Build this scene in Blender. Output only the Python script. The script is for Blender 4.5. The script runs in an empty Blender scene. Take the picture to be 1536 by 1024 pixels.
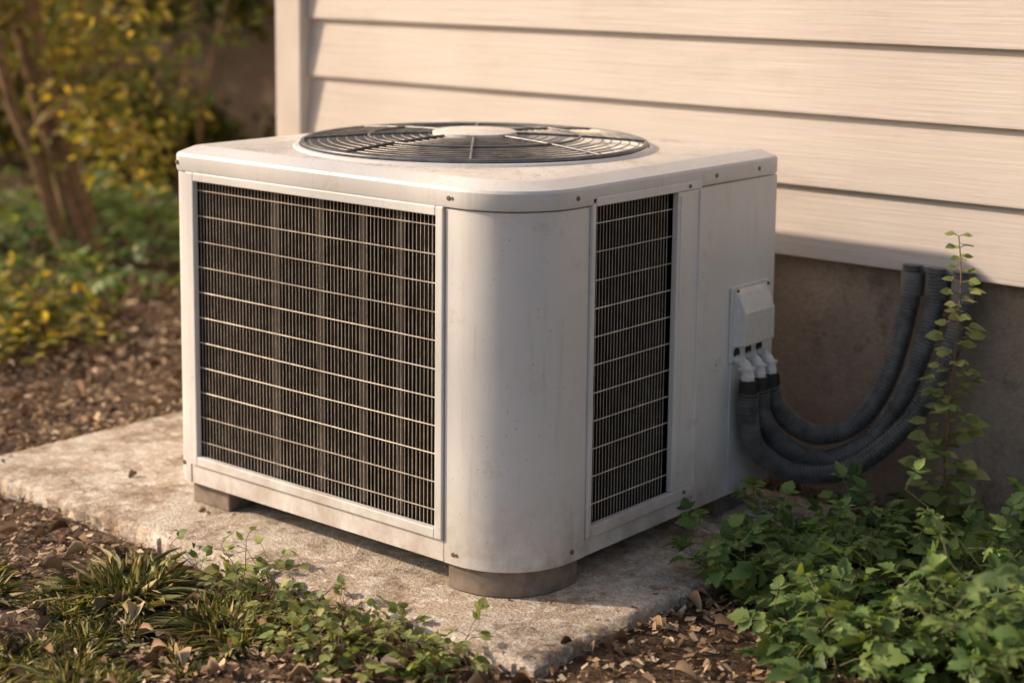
import bpy, math, random
import numpy as np
from mathutils import Vector, Euler, Matrix
random.seed(7); rng=np.random.default_rng(7)
S=bpy.context.scene
COL=S.collection
# ------------------------------------------------------------ helpers
def nt(name):
    m=bpy.data.materials.new(name); m.use_nodes=True
    t=m.node_tree; b=t.nodes['Principled BSDF']; return m,t,b
def N(t,k,**kw):
    n=t.nodes.new(k)
    for a,v in kw.items(): setattr(n,a,v)
    return n
def coords(t,scale=(1,1,1)):
    tc=N(t,'ShaderNodeTexCoord'); mp=N(t,'ShaderNodeMapping'); mp.inputs['Scale'].default_value=scale
    t.links.new(tc.outputs['Object'],mp.inputs[0]); return mp.outputs[0]
def noise(t,vec,scale,detail=4,rough=.6):
    n=N(t,'ShaderNodeTexNoise'); n.inputs['Scale'].default_value=scale; n.inputs['Detail'].default_value=detail; n.inputs['Roughness'].default_value=rough
    t.links.new(vec,n.inputs['Vector']); return n.outputs['Fac']
def ramp(t,fac,stops):
    r=N(t,'ShaderNodeValToRGB'); e=r.color_ramp.elements
    while len(e)<len(stops): e.new(.5)
    for i,(p,c) in enumerate(stops):
        e[i].position=p; e[i].color=(c[0],c[1],c[2],1) if not isinstance(c,(int,float)) else (c,c,c,1)
    t.links.new(fac,r.inputs[0]); return r.outputs[0]
def mix(t,fac,a,b,mode='MIX'):
    m=N(t,'ShaderNodeMix',data_type='RGBA',blend_type=mode)
    for k,v in ((0,fac),(6,a),(7,b)):
        s=m.inputs[k]
        if isinstance(v,bpy.types.NodeSocket): t.links.new(v,s)
        elif k==0: s.default_value=float(v)
        elif isinstance(v,(int,float)): s.default_value=(v,v,v,1)
        else: s.default_value=(*v,1)
    return m.outputs[2]
def bump(t,b,h,strength=.3,dist=.01,prev=None):
    n=N(t,'ShaderNodeBump'); n.inputs['Strength'].default_value=strength; n.inputs['Distance'].default_value=dist
    t.links.new(h,n.inputs['Height'])
    if prev is not None: t.links.new(prev,n.inputs['Normal'])
    t.links.new(n.outputs[0],b.inputs['Normal']); return n.outputs[0]
def empty(name,parent=None,loc=(0,0,0)):
    o=bpy.data.objects.new(name,None); o.empty_display_size=.1; o.location=loc; COL.objects.link(o)
    if parent: o.parent=parent
    return o
def mkobj(name,verts,faces,mat,parent=None,smooth=None,bevel=0):
    me=bpy.data.meshes.new(name); me.from_pydata([tuple(v) for v in verts],[],faces); me.update()
    if mat: me.materials.append(mat)
    o=bpy.data.objects.new(name,me); COL.objects.link(o)
    if parent: o.parent=parent
    if smooth is not None:
        me.polygons.foreach_set('use_smooth',[True]*len(me.polygons)); me.set_sharp_from_angle(angle=math.radians(smooth))
    if bevel:
        b=o.modifiers.new('bevel','BEVEL'); b.width=bevel; b.segments=2; b.limit_method='ANGLE'
    return o
class MB:
    def __init__(s): s.v=[]; s.f=[]
    def box(s,x0,x1,y0,y1,z0,z1):
        n=len(s.v)
        s.v+=[(x0,y0,z0),(x1,y0,z0),(x1,y1,z0),(x0,y1,z0),(x0,y0,z1),(x1,y0,z1),(x1,y1,z1),(x0,y1,z1)]
        s.f+=[tuple(n+i for i in q) for q in ((0,3,2,1),(4,5,6,7),(0,1,5,4),(1,2,6,5),(2,3,7,6),(3,0,4,7))]
    def tube(s,pts,rad,sides=6,cap=True,closed=False):
        pts=[Vector(p) for p in pts]; n=len(pts); base=len(s.v)
        up=None
        for i,p in enumerate(pts):
            if closed: d=pts[(i+1)%n]-pts[i-1]
            else: d=pts[min(i+1,n-1)]-pts[max(i-1,0)]
            if d.length<1e-9: d=Vector((0,0,1))
            d.normalize()
            if up is None:
                up=Vector((0,0,1)) if abs(d.z)<.9 else Vector((1,0,0))
            a=(up-d*up.dot(d)); 
            if a.length<1e-6: a=d.orthogonal()
            a.normalize(); up=a; b=d.cross(a)
            r=rad[i] if hasattr(rad,'__len__') else rad
            for k in range(sides):
                t=2*math.pi*k/sides
                s.v.append(tuple(p+a*(r*math.cos(t))+b*(r*math.sin(t))))
        m=n if closed else n-1
        for i in range(m):
            j=(i+1)%n
            for k in range(sides):
                l=(k+1)%sides
                s.f.append((base+i*sides+k,base+i*sides+l,base+j*sides+l,base+j*sides+k))
        if cap and not closed:
            s.f.append(tuple(base+k for k in reversed(range(sides))))
            s.f.append(tuple(base+(n-1)*sides+k for k in range(sides)))
    def cyl(s,c,axis,r,h,sides=16):
        c=Vector(c);a=Vector(axis).normalized(); s.tube([c,c+a*h],r,sides)
    def obj(s,name,mat,parent=None,smooth=None,bevel=0): return mkobj(name,s.v,s.f,mat,parent,smooth,bevel)
def catmull(P,n=10):
    P=[np.array(p,float) for p in P]; P=[2*P[0]-P[1]]+P+[2*P[-1]-P[-2]]; out=[]
    for i in range(1,len(P)-2):
        for k in range(n):
            t=k/n
            out.append(.5*((2*P[i])+(-P[i-1]+P[i+1])*t+(2*P[i-1]-5*P[i]+4*P[i+1]-P[i+2])*t*t+(-P[i-1]+3*P[i]-3*P[i+1]+P[i+2])*t**3))
    out.append(P[-2]); return out
# ---- leaf instancer (real merged mesh)
def template(ss,ws,fold=.12,droop=.15):
    v=[];f=[]
    for s,w in zip(ss,ws):
        z=-droop*s*s
        v+=[(s,-w,z+fold*w*1.6),(s,0,z),(s,w,z+fold*w*1.6)]
    for i in range(len(ss)-1):
        a=i*3
        f+=[(a,a+3,a+4,a+1),(a+1,a+4,a+5,a+2)]
    return np.array(v),np.array(f)
T_LEAF=template([0,.2,.45,.72,1],[.02,.26,.34,.22,.01])
T_SERR=template([0,.1,.26,.3,.48,.53,.70,.75,.9,1],[.02,.22,.40,.32,.44,.31,.31,.18,.12,.01],fold=.22,droop=.2)
T_GRASS=template([0,.25,.5,.75,1],[.5,.5,.42,.3,.03],fold=.2,droop=0)
T_CHIP=(np.array([(-.5,-.22,0),(.42,-.3,.04),(.5,.2,-.02),(-.4,.26,.06)]),np.array([(0,1,2,3)]))
T_CURL=template([0,.25,.5,.8,1],[.05,.3,.38,.25,.02],fold=.9,droop=.4)
def norm(a): return a/np.maximum(np.linalg.norm(a,axis=1,keepdims=True),1e-9)
def leafmesh(name,P,Dr,Nr,L,W,T,mat,parent=None,curve=None):
    P=np.asarray(P,float);Dr=norm(np.asarray(Dr,float));Nr=np.asarray(Nr,float)
    L=np.asarray(L,float);W=np.asarray(W,float)
    Sd=norm(np.cross(Nr,Dr)); Nr=np.cross(Dr,Sd)
    v,f=T; n=len(P);k=len(v)
    V=P[:,None,:]+Dr[:,None,:]*(v[None,:,0:1]*L[:,None,None])+Sd[:,None,:]*(v[None,:,1:2]*W[:,None,None])+Nr[:,None,:]*(v[None,:,2:3]*L[:,None,None])
    if curve is not None:
        V=V+np.array(curve)[:,None,:]*(v[None,:,0:1]**2)
    V=V.reshape(-1,3)
    F=(f[None,:,:]+(np.arange(n)*k)[:,None,None]).reshape(-1,4)
    me=bpy.data.meshes.new(name); me.vertices.add(len(V)); me.vertices.foreach_set('co',V.ravel())
    me.loops.add(F.size); me.loops.foreach_set('vertex_index',F.ravel().astype(np.int32))
    me.polygons.add(len(F)); me.polygons.foreach_set('loop_start',np.arange(0,F.size,4,dtype=np.int32))
    me.polygons.foreach_set('use_smooth',np.ones(len(F),bool))
    me.update(calc_edges=True); me.validate(); me.materials.append(mat)
    o=bpy.data.objects.new(name,me); COL.objects.link(o)
    if parent: o.parent=parent
    return o
def randdir(n,zmin=-1,zmax=1):
    z=rng.uniform(zmin,zmax,n);a=rng.uniform(0,2*np.pi,n);r=np.sqrt(1-z*z)
    return np.stack([r*np.cos(a),r*np.sin(a),z],1)
# ------------------------------------------------------------ materials
def leafmat(name,c1,c2,c3,trans=.35,rough=.5):
    m,t,b=nt(name); g=N(t,'ShaderNodeNewGeometry')
    c=ramp(t,g.outputs['Random Per Island'],[(0,c1),(.5,c2),(.85,c3),(1,c3)])
    n=noise(t,coords(t),9,1); c=mix(t,.6,c,ramp(t,n,[(.3,.5),(.7,1.4)]),'MULTIPLY')
    t.links.new(c,b.inputs['Base Color']); b.inputs['Roughness'].default_value=rough; b.inputs['Specular IOR Level'].default_value=.35
    tr=N(t,'ShaderNodeBsdfTranslucent'); c2_=mix(t,1,c,(1.6,1.4,.6),'MULTIPLY'); t.links.new(c2_,tr.inputs[0])
    ms=N(t,'ShaderNodeMixShader'); ms.inputs[0].default_value=trans
    t.links.new(b.outputs[0],ms.inputs[1]);t.links.new(tr.outputs[0],ms.inputs[2])
    t.links.new(ms.outputs[0],t.nodes['Material Output'].inputs[0]); return m
M_leafG=leafmat('leaf_green',(.07,.12,.03),(.14,.20,.05),(.28,.31,.08))
M_leafHero=leafmat('leaf_fresh',(.08,.15,.05),(.13,.23,.075),(.24,.34,.11),.3)
M_leafD=leafmat('leaf_dark',(.025,.04,.012),(.07,.09,.02),(.24,.23,.05),.35)
M_leafY=leafmat('leaf_yellow',(.13,.17,.04),(.30,.30,.065),(.58,.46,.11),.45)
M_leafW=leafmat('leaf_weed',(.15,.21,.07),(.24,.31,.10),(.36,.38,.15),.3)
M_grass=leafmat('grass_blade',(.14,.18,.055),(.24,.26,.09),(.44,.38,.20),.3)
M_fern=leafmat('leaf_ground',(.08,.16,.06),(.15,.25,.09),(.27,.35,.12),.35)
def simple(name,col,rough=.6,metal=0,sc=0,var=.2,bmp=0):
    m,t,b=nt(name); b.inputs['Roughness'].default_value=rough; b.inputs['Metallic'].default_value=metal
    if sc:
        n=noise(t,coords(t),sc,3); c=ramp(t,n,[(.3,tuple(x*(1-var) for x in col)),(.7,tuple(min(1,x*(1+var)) for x in col))])
        t.links.new(c,b.inputs['Base Color'])
        if bmp: bump(t,b,n,bmp,.003)
    else: b.inputs['Base Color'].default_value=(*col,1)
    return m
M_bark=simple('bark',(.24,.15,.08),.9,0,30,.4,.6)
M_stem=simple('stem_green',(.14,.15,.06),.6,0,20,.3)
M_stemb=simple('stem_brown',(.20,.12,.06),.7,0,20,.3)
M_wire=simple('grille_wire',(.52,.46,.40),.45,.2,40,.35)
M_guard=simple('guard_wire',(.34,.31,.28),.40,.4,30,.45)
M_dark=simple('dark_interior',(.012,.012,.012),.8)
M_screw=simple('screw_metal',(.18,.14,.11),.5,.6,200,.5)
M_black=simple('rubber_black',(.015,.015,.016),.5)
M_plastic=simple('plastic_grey',(.70,.71,.71),.4,0,60,.08)
# painted metal
m,t,b=nt('painted_metal'); M_paint=m
v=coords(t); n1=noise(t,v,3,4,.65); n2=noise(t,coords(t,(16,16,1.3)),4,4,.7)
c=ramp(t,n1,[(.3,(.70,.71,.72)),(.7,(.79,.80,.815))])
c=mix(t,ramp(t,n2,[(.54,0.),(.82,.42)]),c,(.50,.44,.38))
sp=noise(t,v,170,1); c=mix(t,ramp(t,sp,[(.72,0.),(.77,.55)]),c,(.24,.17,.12))
c=mix(t,ramp(t,noise(t,v,8,6,.8),[(.57,0.),(.72,.42)]),c,(.44,.35,.27))
sx=N(t,'ShaderNodeSeparateXYZ'); t.links.new(v,sx.inputs[0])
mr=N(t,'ShaderNodeMapRange'); mr.inputs['From Min'].default_value=.25; mr.inputs['From Max'].default_value=.06; t.links.new(sx.outputs['Z'],mr.inputs['Value'])
dm=N(t,'ShaderNodeMath',operation='MULTIPLY'); t.links.new(mr.outputs[0],dm.inputs[0]); t.links.new(ramp(t,noise(t,v,11,5,.7),[(.34,0.),(.68,.85)]),dm.inputs[1])
c=mix(t,dm.outputs[0],c,(.34,.26,.185))
t.links.new(c,b.inputs['Base Color']); b.inputs['Roughness'].default_value=.34
b.inputs['Metallic'].default_value=0; bump(t,b,noise(t,v,3,2),.12,.02)
# cap top: dirtier
m,t,b=nt('painted_metal_top'); M_top=m
v=coords(t); n1=noise(t,v,5,6,.7); n2=noise(t,v,22,5,.7)
c=ramp(t,n1,[(.3,(.60,.56,.52)),(.62,(.78,.77,.75))]); c=mix(t,ramp(t,n2,[(.53,0.),(.68,.65)]),c,(.42,.34,.27))
sp=noise(t,v,150,1); c=mix(t,ramp(t,sp,[(.64,0.),(.71,.7)]),c,(.17,.11,.07))
t.links.new(c,b.inputs['Base Color']); b.inputs['Roughness'].default_value=.42
# coil
m,t,b=nt('coil_fins'); M_coil=m
n1=noise(t,coords(t,(7,7,.25)),1.6,2); n2=noise(t,coords(t,(90,90,330)),1,3,.8)
c=ramp(t,n1,[(.36,(.006,.006,.006)),(.5,(.014,.013,.012)),(.64,(.03,.026,.023))]); c=mix(t,ramp(t,n2,[(.55,0.),(.75,.5)]),c,(.09,.06,.045))
t.links.new(c,b.inputs['Base Color']); b.inputs['Roughness'].default_value=.65; b.inputs['Metallic'].default_value=.2
# siding
m,t,b=nt('siding_paint'); M_siding=m
n1=noise(t,coords(t,(4,4,150)),1.0,5,.7); n2=noise(t,coords(t),1.3,3)
c=ramp(t,n2,[(.3,(.49,.44,.41)),(.7,(.59,.55,.52))]); c=mix(t,.5,c,ramp(t,n1,[(.3,.80),(.7,1.1)]),'MULTIPLY')
c=mix(t,ramp(t,noise(t,coords(t,(1,1,3)),3,5,.75),[(.56,0.),(.75,.35)]),c,(.38,.31,.25))
t.links.new(c,b.inputs['Base Color']); b.inputs['Roughness'].default_value=.48; bump(t,b,n1,.7,.002)
# concrete pad
m,t,b=nt('concrete_slab'); M_pad=m
v=coords(t); n1=noise(t,v,4,6,.75); n2=noise(t,v,28,5,.75); n3=noise(t,v,160,3,.8)
c=ramp(t,n1,[(.32,(.38,.29,.21)),(.48,(.56,.47,.38)),(.62,(.66,.60,.52))]); c=mix(t,ramp(t,n2,[(.50,0.),(.60,.8)]),c,(.80,.77,.71))
c=mix(t,ramp(t,noise(t,v,9,6,.8),[(.50,0.),(.62,.85)]),c,(.24,.17,.115)); c=mix(t,.75,c,ramp(t,n3,[(.3,.5),(.62,1.35)]),'MULTIPLY')
t.links.new(c,b.inputs['Base Color']); b.inputs['Roughness'].default_value=.9
bump(t,b,n3,.9,.006)
# foundation
m,t,b=nt('foundation_concrete'); M_found=m
v=coords(t); n1=noise(t,v,3,6,.7); n3=noise(t,v,90,4,.8)
c=ramp(t,n1,[(.3,(.25,.195,.15)),(.7,(.42,.345,.28))]); c=mix(t,ramp(t,noise(t,v,14,5,.75),[(.52,0.),(.66,.65)]),c,(.16,.12,.09))
c=mix(t,.6,c,ramp(t,n3,[(.3,.65),(.7,1.25)]),'MULTIPLY')
t.links.new(c,b.inputs['Base Color']); b.inputs['Roughness'].default_value=.92; bump(t,b,n3,.7,.005)
# soil
m,t,b=nt('soil'); M_soil=m
v=coords(t); n1=noise(t,v,2.5,3,.7); n3=noise(t,v,70,4,.8)
c=ramp(t,n1,[(.3,(.09,.057,.034)),(.7,(.18,.115,.07))]); c=mix(t,.9,c,ramp(t,n3,[(.3,.4),(.7,1.6)]),'MULTIPLY')
t.links.new(c,b.inputs['Base Color']); b.inputs['Roughness'].default_value=.95; bump(t,b,n3,1,.015)
m,t,b=nt('mulch_chip'); M_chip=m
g=N(t,'ShaderNodeNewGeometry'); c=ramp(t,g.outputs['Random Per Island'],[(0,(.08,.048,.028)),(.4,(.25,.16,.092)),(.75,(.45,.31,.19)),(1,(.68,.55,.39))])
t.links.new(c,b.inputs['Base Color']); b.inputs['Roughness'].default_value=.85
m,t,b=nt('conduit_ribbed'); M_cond=m
n=noise(t,coords(t),25,3,.7); c=ramp(t,n,[(.35,(.075,.078,.082)),(.7,(.18,.18,.18))]); t.links.new(c,b.inputs['Base Color']); b.inputs['Roughness'].default_value=.34
M_foot=simple('foot_block',(.20,.165,.135),.85,0,25,.35,.5)
M_wall=simple('garden_wall_render',(.52,.40,.30),.95,0,2,.25)
M_roof=simple('roof_shingle',(.07,.06,.055),.9,0,20,.4)
M_trim=simple('trim_paint',(.54,.49,.45),.5,0,5,.12)
# ------------------------------------------------------------ ground
PX0,PX1,PY0,PY1=-1.51,.166,-.160,.92
def gz(x,y): return .007*np.sin(x*3.1+1)*np.cos(y*2.7)+.004*np.sin(x*9.3+y*7.1)+.003*np.sin(x*17-y*13)
u=np.linspace(-1,1,221); gx=np.sinh(u*5.2)/np.sinh(5.2)*80
X,Y=np.meshgrid(gx-1,gx+.5); Z=gz(X,Y)-.004
n=len(gx); V=np.stack([X.ravel(),Y.ravel(),Z.ravel()],1)
F=[(j*n+i,j*n+i+1,(j+1)*n+i+1,(j+1)*n+i) for j in range(n-1) for i in range(n-1)]
mkobj('ground',V.tolist(),F,M_soil,smooth=180)
# concrete slab
nx,ny=170,110
vs=[];fs=[]
for j in range(ny+1):
    for i in range(nx+1):
        x=PX0+(PX1-PX0)*i/nx; y=PY0+(PY1-PY0)*j/ny; z=.030+.0012*math.sin(x*7)*math.cos(y*6)
        e=min(i,nx-i,j,ny-j)
        if e==0:
            z-=.007+random.uniform(0,.004)
            x+=random.uniform(-.004,.004)+.004*math.sin(y*23); y+=random.uniform(-.004,.004)+.004*math.sin(x*19)
        elif e==1: z-=random.uniform(0,.003)
        vs.append((x,y,z))
W_=nx+1
fs=[(j*W_+i,j*W_+i+1,(j+1)*W_+i+1,(j+1)*W_+i) for j in range(ny) for i in range(nx)]
ring=[i for i in range(nx+1)]+[j*W_+nx for j in range(1,ny+1)]+[ny*W_+i for i in range(nx-1,-1,-1)]+[j*W_ for j in range(ny-1,0,-1)]
b0=len(vs)
for r in ring: vs.append((vs[r][0],vs[r][1],-.06))
for k in range(len(ring)):
    l=(k+1)%len(ring); fs.append((ring[l],ring[k],b0+k,b0+l))
mkobj('concrete_slab',vs,fs,M_pad,smooth=50)
# mulch
def in_pad(x,y,m=0): return (x>PX0-m)&(x<PX1+m)&(y>PY0-m)&(y<PY1+m)
def scatter_chips(name,n,xr,yr,l0,l1,T,mat,padfrac=.015,zo=.0,flat=.35):
    x=rng.uniform(*xr,n);y=rng.uniform(*yr,n)
    ip=in_pad(x,y); edge=ip&~((x>PX0+.05)&(x<PX1-.04)&(y>PY0+.04)); keep=(~ip)|(rng.random(n)<padfrac)|(edge&(rng.random(n)<.14)); keep&=~((y>1.06)&(x>-1.8))
    x=x[keep];y=y[keep];ip=ip[keep];k=len(x)
    z=np.where(ip,.032,gz(x,y)+rng.uniform(0,.010,k)+zo)
    a=rng.uniform(0,2*np.pi,k); D=np.stack([np.cos(a),np.sin(a),np.where(ip,0,rng.normal(0,flat,k))],1)
    Nn=np.stack([rng.normal(0,flat,k),rng.normal(0,flat,k),np.ones(k)],1); Nn[ip]*=[.2,.2,1]
    L=rng.uniform(l0,l1,k)*np.where(ip,.6,1); return leafmesh(name,np.stack([x,y,z],1),D,Nn,L,L*rng.uniform(.4,1,k),T,mat)
scatter_chips('mulch',75000,(-3.2,1.3),(-1.1,1.9),.006,.024,T_CHIP,M_chip)
scatter_chips('mulch',26000,(-6,-2.2),(-.6,4),.015,.04,T_CHIP,M_chip)
scatter_chips('dry_leaves',1100,(-2.6,1.2),(-1.0,1.2),.02,.045,T_CURL,M_chip,.05,.008)
# ------------------------------------------------------------ house
house=empty('siding_house')
WY=1.075; HX0,HX1=-1.655,5.0
B=MB(); e=.1605; z=.527
while z<3.0:
    n0=len(B.v)
    for x in (HX0,HX1):
        B.v+=[(x,WY,z),(x,WY-.019,z),(x,WY-.022,z+.002),(x,WY-.022,z+.006),(x,WY-.004,z+e),(x,WY,z+e+.0005)]
    B.f+=[(n0+k,n0+k+1,n0+7+k,n0+6+k) for k in range(5)]
    B.f+=[(n0+5,n0+4,n0+3,n0+2,n0+1,n0),(n0+6,n0+7,n0+8,n0+9,n0+10,n0+11)]
    z+=e
o=B.obj('siding',M_siding,house)
B=MB(); B.box(HX0,HX1,WY+.001,WY+.15,.53,3.0); B.box(-1.755,-1.62,WY+.152,6.5,.53,3.0); B.obj('wall_core',M_siding,house)
B=MB(); B.box(-1.76,HX0-.001,WY-.045,WY+.149,.49,3.02); B.obj('corner_trim',M_trim,house,bevel=.006)
B=MB(); B.box(-1.73,HX1,WY+.012,6.4,-.3,.526); B.obj('foundation',M_found,house)
B=MB(); B.box(-2.0,HX1+.2,WY-.25,6.8,3.05,3.15); 
n0=len(B.v); B.v+=[(-2.0,WY-.25,3.16),(HX1+.2,WY-.25,3.16),(HX1+.2,6.8,3.16),(-2,6.8,3.16),(-2,3.9,4.5),(HX1+.2,3.9,4.5)]
B.f+=[(n0,n0+1,n0+5,n0+4),(n0+2,n0+3,n0+4,n0+5),(n0+1,n0+2,n0+5),(n0+3,n0,n0+4)]
B.obj('roof',M_roof,house)
# garden wall at the back
B=MB(); B.box(-13,-1.9,4.6,4.8,-.2,1.9); B.box(-13.05,-1.85,4.57,4.83,1.9,1.98); B.obj('garden_wall',M_wall,bevel=.01)
# ------------------------------------------------------------ AC unit
ac=empty('air_conditioner_unit')
W,Dp=.94,.855; ZB,ZT=.08,.743
def outline(o,radii=(.15,.035,.035,.035),ne=14,na=14):
    x0,x1,y0,y1=-W-o,o,-o,Dp+o
    cs=[((x1,y0),-90,radii[0]),((x1,y1),0,radii[1]),((x0,y1),90,radii[2]),((x0,y0),180,radii[3])]
    arcs=[]
    sg=[(-1,1),(-1,-1),(1,-1),(1,1)]
    for (c,a0,r),s in zip(cs,sg):
        r=max(r+o,.004); cx=c[0]+s[0]*r; cy=c[1]+s[1]*r
        arcs.append([(cx+r*math.cos(math.radians(a0+90*k/na)),cy+r*math.sin(math.radians(a0+90*k/na))) for k in range(na+1)])
    out=[]
    for i in range(4):
        out+=arcs[i]; p=arcs[i][-1]; q=arcs[(i+1)%4][0]
        out+=[(p[0]+(q[0]-p[0])*k/ne,p[1]+(q[1]-p[1])*k/ne) for k in range(1,ne)]
    return out
CX,CY,FR=-W/2-.008,Dp/2-.005,.361
base=outline(0)
ang=[math.atan2(p[1]-CY,p[0]-CX) for p in base]
TP=ZT+.050
loops=[[(x,y,ZT-.001) for x,y in outline(-.012)],[(x,y,ZT-.001) for x,y in outline(.004)],[(x,y,ZT+.003) for x,y in outline(.006)],[(x,y,ZT+.030) for x,y in outline(.006)],[(x,y,ZT+.035) for x,y in outline(.003)],
 [(x,y,TP-.002) for x,y in outline(-.030)],[(x,y,TP) for x,y in outline(-.036)]]
def circ(r,z): return [(CX+r*math.cos(a),CY+r*math.sin(a),z) for a in ang]
loops+=[circ(FR+.016,TP+.002),circ(FR+.011,TP+.007),circ(FR+.003,TP+.008),circ(FR-.002,TP+.003),circ(FR-.004,ZT-.05)]
V=[p for l in loops for p in l]; n=len(base)
F=[(j*n+i,j*n+(i+1)%n,(j+1)*n+(i+1)%n,(j+1)*n+i) for j in range(len(loops)-1) for i in range(n)]
cap=mkobj('top_cap',V,F,M_paint,ac,smooth=28); cap.data.materials.append(M_top)
for p in cap.data.polygons:
    if p.index//n==6: p.material_index=1
def strip(path,z0,z1,th):
    B=MB(); P=[Vector(p) for p in path]; k=len(P); inn=[]
    for i in range(k):
        d=(P[min(i+1,k-1)]-P[max(i-1,0)]).normalized(); inn.append(P[i]+Vector((-d.y,d.x))*th)
    for i in range(k): B.v+=[(*P[i],z0),(*P[i],z1),(*inn[i],z1),(*inn[i],z0)]
    for i in range(k-1):
        a=4*i
        for q in range(4): B.f.append((a+q,a+4+q,a+4+(q+1)%4,a+(q+1)%4))
    B.f+=[(0,1,2,3),(4*k-1,4*k-2,4*k-3,4*k-4)]
    return B
R=.15
path=[(-.177,0)]+[(-R+R*math.cos(math.radians(-90+90*k/24)),R+R*math.sin(math.radians(-90+90*k/24))) for k in range(25)]+[(0,.193)]
strip(path,ZB,ZT-.004,.010).obj('corner_panel',M_paint,ac,smooth=30,bevel=.0012)
r=.03
path=[(-W,Dp-.04)]+[(-W,.2)]+[(-W+r-r*math.cos(math.radians(90*k/8)),r-r*math.sin(math.radians(90*k/8))) for k in range(9)]+[(-.896,0)]
strip(path,ZB,ZT-.004,.010).obj('side_panel',M_paint,ac,smooth=30,bevel=.0012)
B=MB()
B.box(-.8935,-.179,.001,.011,ZB,.121)
B.box(-.011,-.001,.195,.549,ZB,.114)
B.box(-.010,0.0,.552,Dp-.012,ZB,ZT-.004)
B.box(-W+.02,-.02,Dp-.011,Dp-.001,ZB,ZT-.004)
B.obj('panels',M_paint,ac,bevel=.0015)
B=MB()
f0=-.006
B.box(-.894,-.870,f0,.008,.1225,.7415); B.box(-.197,-.179,f0,.008,.1225,.7415)
B.box(-.8695,-.1975,f0,.008,.1225,.142); B.box(-.8695,-.1975,f0,.008,.724,.7415)
g0,g1=-.008,.006
B.box(g0,g1,.195,.206,.115,.7555); B.box(g0,g1-.0005,.468,.549,.138,.738)
B.box(g0,g1,.2065,.549,.115,.1375); B.box(g0,g1+.001,.2065,.549,.7385,.7555)
B.obj('grille_frames',M_paint,ac,bevel=.002)
B=MB(); B.box(-.001,.0075,.476,.484,.15,.73); B.box(-.004,.009,.540,.546,.14,.735); B.obj('frame_ribs',M_paint,ac,bevel=.001)
B=MB(); B.box(-W+.05,-.05,.05,Dp-.02,.09,.69); B.obj('inner_core',M_dark,ac)
B=MB(); B.box(-W+.03,-.165,.034,.049,.10,.735); B.box(-.049,-.034,.19,.56,.10,.735); B.box(-.165,-.05,.05,.19,.1,.735)
x=-.874
while x<-.19: B.box(x,x+.0012,.026,.034,.135,.73); x+=.0055
y=.2
while y<.475: B.box(-.034,-.026,y,y+.0012,.13,.735); y+=.0055
B.obj('coil',M_coil,ac)
B=MB(); 
for xx in (-.648,-.52,-.405,-.31,): B.box(xx-.010,xx+.010,.0205,.0245,.14,.73)
B.obj('coil_brackets',simple('bracket_dark',(.05,.045,.042),.5,.3,30,.3),ac)
B=MB()
x=-.870+.0055
while x<-.199: B.tube([(x,.010,.135),(x,.010,.73)],.00082,5); x+=.0098
y=.206+.006
while y<.466: B.tube([(-.012,y,.13),(-.012,y,.75)],.00082,5); y+=.0098
B.obj('grille_vertical_wires',M_wire,ac,smooth=60)
B=MB()
z=.142+.030
while z<.722:
    B.tube([(-.880,.0075+random.uniform(-.0006,.0006),z),(-.5,.0065,z+random.uniform(-.001,.001)),(-.19,.0075,z)],.0013,6); 
    B.tube([(-.0095,.2,z),(-.0095,.475,z)],.0013,6); z+=.0532
B.obj('grille_horizontal_wires',simple('wire_light',(.58,.53,.46),.45,.1,40,.25),ac,smooth=60)
pl=outline(-.02); n=len(pl)
mkobj('base_pan',[(x,y,ZB+.001) for x,y in pl]+[(x,y,ZB+.02) for x,y in pl],[tuple(reversed(range(n)))]+[tuple(range(n,2*n))]+[(i,(i+1)%n,n+(i+1)%n,n+i) for i in range(n)],M_dark,ac)
rr=.13; fo=.010
fp=[(-.175,fo)]+[(-fo-rr+rr*math.cos(math.radians(-90+90*k/16)),fo+rr+rr*math.sin(math.radians(-90+90*k/16))) for k in range(17)]+[(-fo,.185),(-.09,.185),(-.175,.09)]
n=len(fp)
mkobj('foot',[(x,y,.0305) for x,y in fp]+[(x,y,ZB) for x,y in fp],[tuple(reversed(range(n)))]+[tuple(range(n,2*n))]+[(i,(i+1)%n,n+(i+1)%n,n+i) for i in range(n)],M_foot,ac,smooth=30,bevel=.002)
for i,(a,b_,c_,d_) in enumerate(((-.915,-.80,.02,.14),(-.915,-.80,.68,.80),(-.14,-.025,.68,.80))):
    B=MB(); B.box(a,b_,c_,d_,.0305,ZB); B.obj('foot_%d'%(i+1),M_foot,ac,bevel=.003)
# screws
B=MB()
for x,z in ((-.165,ZT+.016),(-.918,ZT+.016),(-.155,.10),(-.918,.12)): 
    B.cyl((x,-.002 if z>ZT else .004,z),(0,-1,0),.0048,.0055,10)
for y,z in ((.60,ZT+.016),(.76,ZT+.016),(.15,ZT+.016),(.155,.10)):
    B.cyl((-.002,y,z),(1,0,0),.0048,.0095 if z>ZT else .0045,10)
for y,z in ((.51,.13),(.505,.747)): B.cyl((.003,y,z),(1,0,0),.004,.0065,8)
B.obj('screws',M_screw,ac,smooth=40,bevel=.001)
B=MB()
for x,z in ((-.165,ZT+.016),(-.155,.10)): 
    B.cyl((x+.009,-.003 if z>ZT else .003,z),(0,-1,0),.0035,.0038,8)
B.obj('screw_washers',M_screw,ac,smooth=40)
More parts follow.
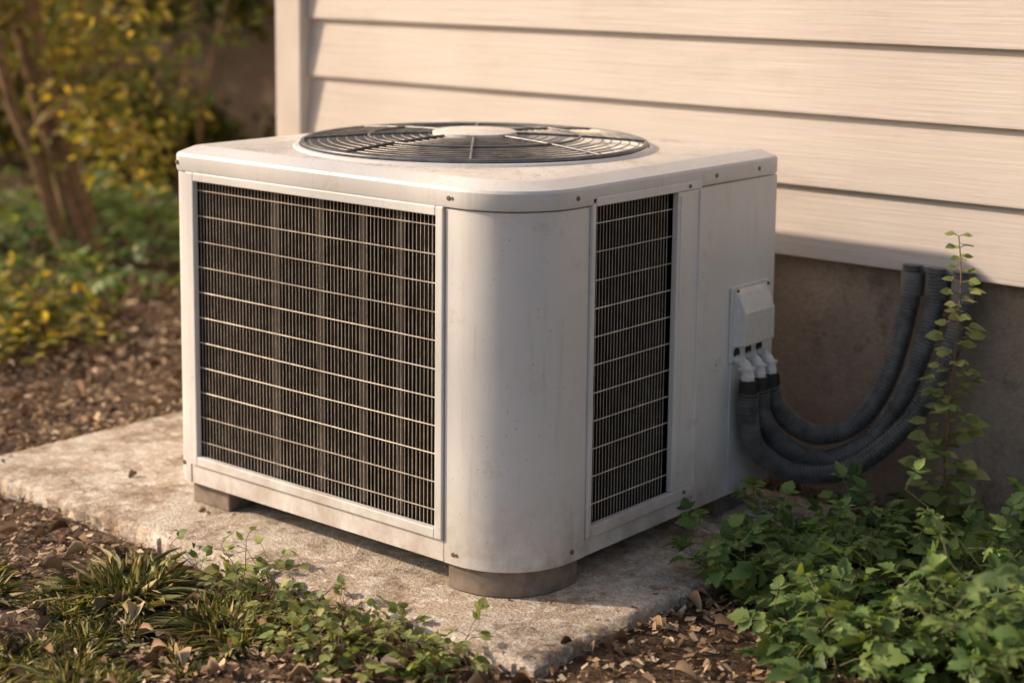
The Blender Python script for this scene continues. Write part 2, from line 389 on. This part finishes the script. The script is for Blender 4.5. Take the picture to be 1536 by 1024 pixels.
# service box + fittings
B=MB(); B.box(0.0005,.006,.670,.812,.362,.522); B.obj('junction_plate',M_plastic,ac,bevel=.002)
bx=[(.006,.677,.395),(.006,.806,.395),(.006,.806,.515),(.006,.677,.515),(.032,.685,.400),(.032,.798,.400),(.032,.798,.468),(.032,.685,.468),(.014,.685,.506),(.014,.798,.506)]
mkobj('junction_box',bx,[(4,5,6,7),(7,6,9,8),(0,1,5,4),(1,2,9,6,5),(3,8,9,2),(0,4,7,8,3)],M_plastic,ac,bevel=.003)
B=MB(); B.box(.0005,.004,.675,.79,.10,.360); B.obj('lower_plate',M_paint,ac,bevel=.0015)
B=MB(); 
for y,z in ((.683,.514),(.800,.514)): B.cyl((.011,y,z),(1,0,0),.003,.003,8)
for y in (.692,.736,.778): B.cyl((.006,y,.383),(1,0,0),.010,.003,14)
B.cyl((0,.628,.366),(1,0,0),.004,.0012,12)
B.obj('knockouts',M_black,ac)
B=MB(); B.cyl((.0,.633,.375),(1,0,0),.0095,.002,16); B.cyl((.0,.633,.362),(1,0,0),.0095,.0022,16); B.obj('access_plug',M_plastic,ac,smooth=40)
F1=MB();F2=MB()
for y in (.692,.736,.778):
    F1.tube([(.004,y,.370),(.020,y,.368),(.030,y,.360),(.035,y,.347),(.036,y,.335)],[.009,.010,.0115,.0125,.0130],16)
    F1.box(.020,.046,y-.013,y+.013,.350,.357); F1.cyl((.036,y,.326),(0,0,1),.0155,.014,6)
    F1.cyl((.03,y-.010,.370),(0,0,1),.0030,.012,8)
    F2.tube([(.037,y,.330),(.038,y,.312),(.038,y,.293)],[.0185,.0205,.0205],20)
F1.obj('conduit_fittings',M_plastic,ac,smooth=40,bevel=.0015); F2.obj('rubber_boots',M_black,ac,smooth=40,bevel=.001)
hoses={'conduit_1':[(.038,.692,.305),(.037,.695,.26),(.042,.72,.185),(.085,.79,.125),(.168,.87,.125),(.258,.94,.212),(.322,.985,.345),(.338,1.03,.47),(.338,1.035,.55)],
'conduit_2':[(.038,.736,.305),(.040,.745,.245),(.065,.80,.170),(.125,.87,.138),(.20,.935,.190),(.258,.975,.315),(.278,1.02,.45),(.280,1.03,.55)],
'conduit_3':[(.038,.778,.305),(.042,.795,.26),(.065,.84,.208),(.105,.89,.185),(.160,.945,.216),(.203,.985,.315),(.222,1.025,.46),(.223,1.033,.55)]}
for nme,P in hoses.items():
    C=catmull(P,60); C=np.array(C); seg=np.r_[0,np.cumsum(np.linalg.norm(np.diff(C,axis=0),axis=1))]
    st=np.arange(0,seg[-1],.0015); Q=np.stack([np.interp(st,seg,C[:,k]) for k in range(3)],1)
    rad=[.0205+(.0014 if i%5 in(0,1,2) else -.0014) for i in range(len(Q))]
    Bt=MB(); Bt.tube(Q,rad,20); Bt.obj(nme,M_cond,ac,smooth=40)
B=MB()
for x in (.223,.280,.338): B.cyl((x,1.033,.485),(0,0,1),.0235,.05,18)
B.obj('conduit_collars',simple('collar_grey',(.20,.20,.20),.5),ac,smooth=40)
# fan guard
def gprof(r): return TP+.010+.016*(1-(r/FR)**2)
B=MB()
r=.095
while r<FR-.012:
    B.tube([(CX+r*math.cos(a),CY+r*math.sin(a),gprof(r)) for a in np.linspace(0,2*np.pi,72,endpoint=False)],.0015,6,closed=True); r+=.019
B.obj('guard_rings',M_guard,ac,smooth=80)
B=MB()
B.tube([(CX+(FR-.004)*math.cos(a),CY+(FR-.004)*math.sin(a),TP+.011) for a in np.linspace(0,2*np.pi,96,endpoint=False)],.0048,8,closed=True)
B.tube([(CX+.22*math.cos(a),CY+.22*math.sin(a),gprof(.22)+.003) for a in np.linspace(0,2*np.pi,96,endpoint=False)],.0030,8,closed=True)
for k in range(8):
    a=2*math.pi*k/8-math.radians(50.2)
    B.tube([(CX+q*math.cos(a),CY+q*math.sin(a),gprof(q)+.003) for q in np.linspace(.07,FR-.004,10)],.0028,6)
B.obj('guard_braces',simple('guard_brace',(.15,.165,.185),.38,.4,30,.4),ac,smooth=80)
B=MB(); B.tube([(CX,CY,TP+.022),(CX,CY,TP+.032),(CX,CY,TP+.034)],[.088,.088,.082],40); B.obj('guard_hub_plate',M_top,ac,smooth=30)
B=MB(); B.cyl((CX,CY,ZT-.06),(0,0,1),.075,.08,32)
for k in range(4):
    a0=2*math.pi*k/4; n0=len(B.v); nr,na=6,8
    for i in range(nr+1):
        q=.07+(FR-.09)*i/nr
        for j in range(na+1):
            a=a0+(j/na-.5)*(1.0); B.v.append((CX+q*math.cos(a),CY+q*math.sin(a),ZT-.02+.06*(j/na-.5)))
    B.f+=[(n0+i*(na+1)+j,n0+i*(na+1)+j+1,n0+(i+1)*(na+1)+j+1,n0+(i+1)*(na+1)+j) for i in range(nr) for j in range(na)]
B.obj('fan_blades',simple('fan_dark',(.04,.034,.03),.5,.3,20,.4),ac,smooth=30)
B=MB(); B.cyl((CX,CY,.695),(0,0,1),FR+.02,.003,48); B.obj('fan_well',M_dark,ac)
# ------------------------------------------------------------ plants
def compound_plants(name,bases,mleaf,mstem,hr=(.15,.3),leaflen=(.025,.04),tilt=.5,nodes=(5,8),pairs=2,T=T_SERR,wid=1.0,stem_r=.0018,up=.75,rachis=1.6):
    par=empty(name); SB=MB(); P=[];D=[];NN=[];L=[]
    for (bx_,by,bz,hs) in bases:
        h=random.uniform(*hr)*hs; a=random.uniform(0,6.283); tl=random.uniform(.1,tilt)
        d0=np.array([math.cos(a)*tl,math.sin(a)*tl,1.]); d0/=np.linalg.norm(d0)
        pts=[np.array([bx_,by,bz-.01])]; d=d0.copy(); K=8
        for k in range(K):
            d=d+np.array([math.cos(a),math.sin(a),-.5])*.05+rng.normal(0,.06,3); d/=np.linalg.norm(d); pts.append(pts[-1]+d*h/K)
        SB.tube(pts,[stem_r*(1-.08*k) for k in range(K+1)],5)
        nn=random.randint(*nodes); ph=random.uniform(0,6.28)
        for q in range(nn):
            s=.22+.78*q/(nn-1); f=s*K; i=min(int(f),K-1); p=pts[i]+(pts[i+1]-pts[i])*(f-i)
            ph+=2.4; el=random.uniform(.1,.6) if q<nn-1 else 1.0
            pd=np.array([math.cos(ph)*math.cos(el),math.sin(ph)*math.cos(el),math.sin(el)])
            ll=random.uniform(*leaflen)*(1.1-.35*s); rl=ll*rachis
            mid=p+pd*rl*.5; dd=pd+np.array([0,0,-.35]); dd/=np.linalg.norm(dd); end=mid+dd*rl*.5
            if rachis>0: SB.tube([p,mid,end],stem_r*.45,4,cap=False)
            nrm=np.array([0,0,1.])*up+pd*-.2+rng.normal(0,.25,3)
            sd=np.cross(nrm,dd); sd/=np.linalg.norm(sd)
            P.append(end);D.append(dd+rng.normal(0,.1,3));NN.append(nrm);L.append(ll*1.15)
            for r_ in range(pairs):
                pp=p+(end-p)*(1-.33*(r_+.15))
                for sg in(-1,1):
                    P.append(pp);D.append(sd*sg+dd*.65+rng.normal(0,.12,3));NN.append(nrm+rng.normal(0,.2,3)+np.array([0,0,.1]));L.append(ll*random.uniform(.75,1)*(1-.12*r_))
    L=np.array(L); SB.obj('stems',mstem,par,smooth=60)
    leafmesh('leaves',P,D,NN,L,L*wid*rng.uniform(.8,1.1,len(L)),T,mleaf,par); return par
# right shrub
bs=[]
while len(bs)<165:
    x=random.uniform(.19,1.2);y=random.uniform(.12,1.0)
    if x<.24+.5*max(0,.42-y): continue
    if y<.22 and random.random()<.4: continue
    h=.20-.42*max(0,y-.5)
    if x<.32: h=.17-.25*max(0,y-.5)
    if x>.50: h+=.55*(x-.50)
    if y<.35: h*=.75
    bs.append((x,y,0,max(h,.05)/.2))
bs+=[(random.uniform(.17,.25),random.uniform(.36,.66),0,.85) for _ in range(12)]
compound_plants('leafy_shrub',bs,M_leafHero,M_stem,hr=(.12,.24),leaflen=(.028,.048),nodes=(5,9),tilt=.65)
# tall sprig
par=empty('tall_weed'); SB=MB(); P=[];D=[];NN=[];L=[]
pts=[np.array([.425,.84,0])+np.array([-.03*math.sin(k*.35)*.4-.0012*k,.004*math.sin(k),.655*k/16]) for k in range(17)]
SB.tube(pts,[.0040-.00018*k for k in range(17)],6)
for q in range(26):
    s=.12+.88*q/25; f=s*16; i=min(int(f),15); p=pts[i]+(pts[i+1]-pts[i])*(f-i); ph=2.4*q
    for sg in (0,1):
        a=ph+sg*math.pi+random.uniform(-.3,.3); ll=.046*(1.15-.65*s)*random.uniform(.8,1.2); pl_=(1-s)*.06+.008
        d=np.array([math.cos(a),math.sin(a),.35]); e_=p+d*pl_; SB.tube([p,e_],.0009,4,cap=False)
        for w in (-.9,0,.9):
            a2=a+w; P.append(e_);D.append((math.cos(a2),math.sin(a2),.05));NN.append((rng.normal(.2,.4),rng.normal(-.4,.4),1));L.append(ll*(1 if w==0 else .8))
        if s<.6:
            for w in (-1.2,1.2):
                a2=a+w; P.append(p+d*pl_*.5);D.append((math.cos(a2),math.sin(a2),.05));NN.append((rng.normal(.2,.4),rng.normal(-.4,.4),1));L.append(ll*.8)
SB.obj('stems',M_stemb,par,smooth=60); L=np.array(L); leafmesh('leaves',P,D,NN,L,L*1.1,T_LEAF,M_leafW,par)
# front weeds
bs=[(-.46+random.gauss(0,.05),-.21+random.gauss(0,.02),0,1.3) for _ in range(13)]+[(random.uniform(-.36,.03),-.235+random.gauss(0,.03),0,.8) for _ in range(44)]+[(random.uniform(-.32,-.04),-.32+random.gauss(0,.03),0,.65) for _ in range(18)]
compound_plants('weeds',bs,M_leafW,M_stemb,hr=(.06,.13),leaflen=(.016,.027),nodes=(4,7),pairs=1,T=T_LEAF,wid=1.25,tilt=1.3,stem_r=.0014)
# left ground cover
bs=[]
while len(bs)<420:
    x=random.uniform(-5.2,-2.3);y=random.uniform(-.3,2.6)
    if x>-(2.42+.33*(y-.4)): continue
    bs.append((x,y,0,1.0))
compound_plants('ground_cover',[b for b in bs if b[1]>.75 or b[0]<-3],M_fern,M_stem,hr=(.10,.22),leaflen=(.04,.06),nodes=(5,7),pairs=1,T=T_LEAF,wid=1.2)
bs=[(random.uniform(-2.95,-2.3),random.uniform(.2,.85),0,.85) for _ in range(75)]+[(random.uniform(-2.9,-2.6),random.uniform(.2,1.0),0,1.1) for _ in range(30)]
compound_plants('ground_cover',bs,M_leafY,M_stem,hr=(.08,.18),leaflen=(.03,.05),nodes=(6,8),pairs=1,T=T_LEAF,wid=1.2)
# grass
def grass(name,centers,nb,rad,hh,spread):
    P=[];D=[];C=[]
    for (cx,cy,s) in centers:
        k=int(nb*s); a=rng.uniform(0,6.283,k); r=rng.random(k)**.7*rad*s
        x=cx+r*np.cos(a);y=cy+r*np.sin(a); P.append(np.stack([x,y,gz(x,y)-.004],1))
        a2=a+rng.normal(0,.5,k); t_=rng.random(k)*spread
        D.append(np.stack([np.cos(a2)*t_,np.sin(a2)*t_,np.ones(k)],1)*(rng.uniform(.5,1,k)*hh*s)[:,None])
    P=np.concatenate(P);D=np.concatenate(D); L=np.linalg.norm(D,axis=1)
    h=D.copy();h[:,2]=0; C=h*.5; C[:,2]=-L*.3*np.minimum(1,np.linalg.norm(h,axis=1)/np.maximum(L,1e-6)*1.6)
    leafmesh(name,P,D,randdir(len(P),-.2,.2),L,rng.uniform(.0008,.0016,len(P)),T_GRASS,M_grass,curve=C)
c=[(-.68,-.33,1.15),(-.62,-.38,.8),(-.47,-.31,.7),(-.40,-.34,.85),(-.33,-.38,.7)]
c+=[(random.uniform(-1.25,-.3),random.uniform(-.95,-.44),random.uniform(.3,.7)) for _ in range(90)]
c+=[(random.uniform(-.4,.6),random.uniform(-.7,-.25),random.uniform(.2,.4)) for _ in range(8)]
grass('grass',c,300,.07,.06,1.5)
# trees
def tree(name,base,height,lean,crown,nleaf,lsize,mleaf,r0=.03,nb=9,b0=.3,clump=.16,stems=1):
    par=empty(name); B=MB(); P=[]
    for s_ in range(stems):
        pts=[np.array(base,float)+np.array([random.uniform(-.05,.05)*s_,random.uniform(-.05,.05)*s_,-.05])]; K=10
        ln=np.array(lean)+rng.normal(0,.12,2)*(s_>0)
        for k in range(K): pts.append(pts[-1]+np.array([ln[0]/K+rng.normal(0,.015),ln[1]/K+rng.normal(0,.015),height/K]))
        B.tube(pts,[r0*(1-.8*k/K) for k in range(K+1)],9)
        for q in range(nb):
            s=b0+(1-b0)*(q+.5)/nb; f=s*K; i=min(int(f),K-1); p=pts[i]+(pts[i+1]-pts[i])*(f-i)
            a=2.4*q+random.uniform(-.4,.4); ln_=crown*(1.1-.5*s)*random.uniform(.7,1.1)
            bp=[p]; d=np.array([math.cos(a),math.sin(a),.5])
            for k in range(5): d=d+rng.normal(0,.18,3); d/=np.linalg.norm(d); bp.append(bp[-1]+d*ln_/5)
            B.tube(bp,[r0*.4*(1-s*.5)*(1-.17*k) for k in range(6)],6)
            for w in range(5):
                p0=bp[random.randint(2,5)]; d2=d+rng.normal(0,.6,3); d2/=np.linalg.norm(d2); e2=p0+d2*ln_*.35; B.tube([p0,e2],r0*.1,4)
                P.append(e2)
            P+=bp[2:]
    P=np.array(P); idx=rng.integers(0,len(P),nleaf); Q=P[idx]+rng.normal(0,clump,(nleaf,3))*np.array([1,1,.7])
    B.obj('trunk',M_bark,par,smooth=60)
    k=Q[:,2]>.05; Q=Q[k]; n=len(Q)
    L=rng.uniform(.6,1.2,n)*lsize; D=randdir(n,-.8,.4); NN=randdir(n,.1,1)
    leafmesh('crown',Q,D,NN,L,L*rng.uniform(.6,.9,n),T_LEAF,mleaf,par)
tree('small_tree',(-3.45,1.66,0),2.2,(-.55,-.35),.68,5200,.05,M_leafY,r0=.034,b0=.2,stems=3,clump=.08)
tree('small_tree',(-4.1,2.0,0),2.2,(-.1,.1),.6,2600,.05,M_leafG,r0=.03,b0=.2,stems=2,clump=.1)
tree('small_tree',(-4.6,1.2,0),2.2,(-.1,.0),.7,3000,.05,M_leafY,r0=.03,b0=.15,stems=2,clump=.1)
# hedge mass
Q=[]
for _ in range(56):
    x=random.uniform(-9.5,-5.3);y=random.uniform(2.5,4.1); 
    z=random.uniform(.1,1.9); rr_=random.uniform(.25,.55); k=330
    d=randdir(k)*(rng.random(k)**.35)[:,None]*rr_; Q.append(np.array([x,y,z])+d)
for _ in range(6):
    x=random.uniform(-9.5,-7.4);y=random.uniform(.6,2.4);z=random.uniform(.1,1.0); rr_=random.uniform(.3,.5);k=330
    d=randdir(k)*(rng.random(k)**.35)[:,None]*rr_; Q.append(np.array([x,y,z])+d)
for _ in range(12):
    x=random.uniform(-5.4,-3.9);y=random.uniform(3.2,4.1);z=random.uniform(.95,1.8); rr_=random.uniform(.15,.28);k=150
    d=randdir(k)*(rng.random(k)**.35)[:,None]*rr_; Q.append(np.array([x,y,z])+d)
for _ in range(12):
    x=random.uniform(-5.6,-3.6);y=random.uniform(2.9,4.0);z=random.uniform(.1,.3); rr_=random.uniform(.15,.3);k=150
    d=randdir(k)*(rng.random(k)**.35)[:,None]*rr_; Q.append(np.array([x,y,z])+d)
Q=np.concatenate(Q);Q=Q[Q[:,2]>.02]; n=len(Q); L=rng.uniform(.05,.09,n)
par=empty('hedge'); leafmesh('foliage',Q,randdir(n,-.8,.5),randdir(n,.0,1),L,L*.85,T_LEAF,M_leafD,par)
B=MB()
for _ in range(26):
    x=random.uniform(-8,-4.6);y=random.uniform(2.8,3.8); q1=random.uniform(-.3,.3)
    B.tube([(x,y,-.05),(x+q1*.3,y,.5),(x+q1+random.uniform(-.1,.1),y,1.1),(x+q1*2.2,y,1.9)],[.014,.011,.008,.004],6)
B.obj('stems',M_bark,par,smooth=60)
# shade tree (off to the sun side, dapples the light)
tree('shade_tree',(-6.2,-4.6,0),5.8,(.3,.2),1.5,520,.13,M_leafG,r0=.07,nb=9,b0=.66,clump=.12)
# ------------------------------------------------------------ light
sv=Vector((-.85,-.53,0)).normalized(); el=math.radians(28)
sd=Vector((sv.x*math.cos(el),sv.y*math.cos(el),math.sin(el)))
sun=bpy.data.lights.new('sun','SUN'); sun.energy=5.0; sun.angle=math.radians(1.6); sun.color=(1,.78,.56)
so=bpy.data.objects.new('sun',sun); so.rotation_euler=sd.to_track_quat('Z','Y').to_euler(); so.location=(-5,-4,5); COL.objects.link(so)
w=bpy.data.worlds.new('World'); S.world=w; w.use_nodes=True; t=w.node_tree; bg=t.nodes['Background']
sky=N(t,'ShaderNodeTexSky'); sky.sky_type='NISHITA'; sky.sun_disc=False; sky.sun_elevation=el; sky.sun_rotation=math.atan2(sd.x,sd.y)
sky.dust_density=3.0; sky.ozone_density=.6
t.links.new(mix(t,1,sky.outputs[0],(1.0,.92,.87),'MULTIPLY'),bg.inputs[0]); bg.inputs[1].default_value=.15
# ------------------------------------------------------------ camera
cd=bpy.data.cameras.new('camera'); co=bpy.data.objects.new('camera',cd); COL.objects.link(co); S.camera=co
rot=Euler((math.radians(90-8.2),0,math.radians(39.8))).to_matrix()@Matrix.Rotation(math.radians(.6),3,'Z')
co.location=(1.823,-2.2156,1.185); co.rotation_euler=rot.to_euler()
cd.lens=2531/1536*36; cd.sensor_width=36; cd.shift_y=-(512-300)/1536; cd.clip_end=500; cd.clip_start=.05
cd.dof.use_dof=True; cd.dof.focus_distance=3.12; cd.dof.aperture_fstop=2.1
S.view_settings.view_transform='Standard'; S.view_settings.look='None'; S.view_settings.exposure=0
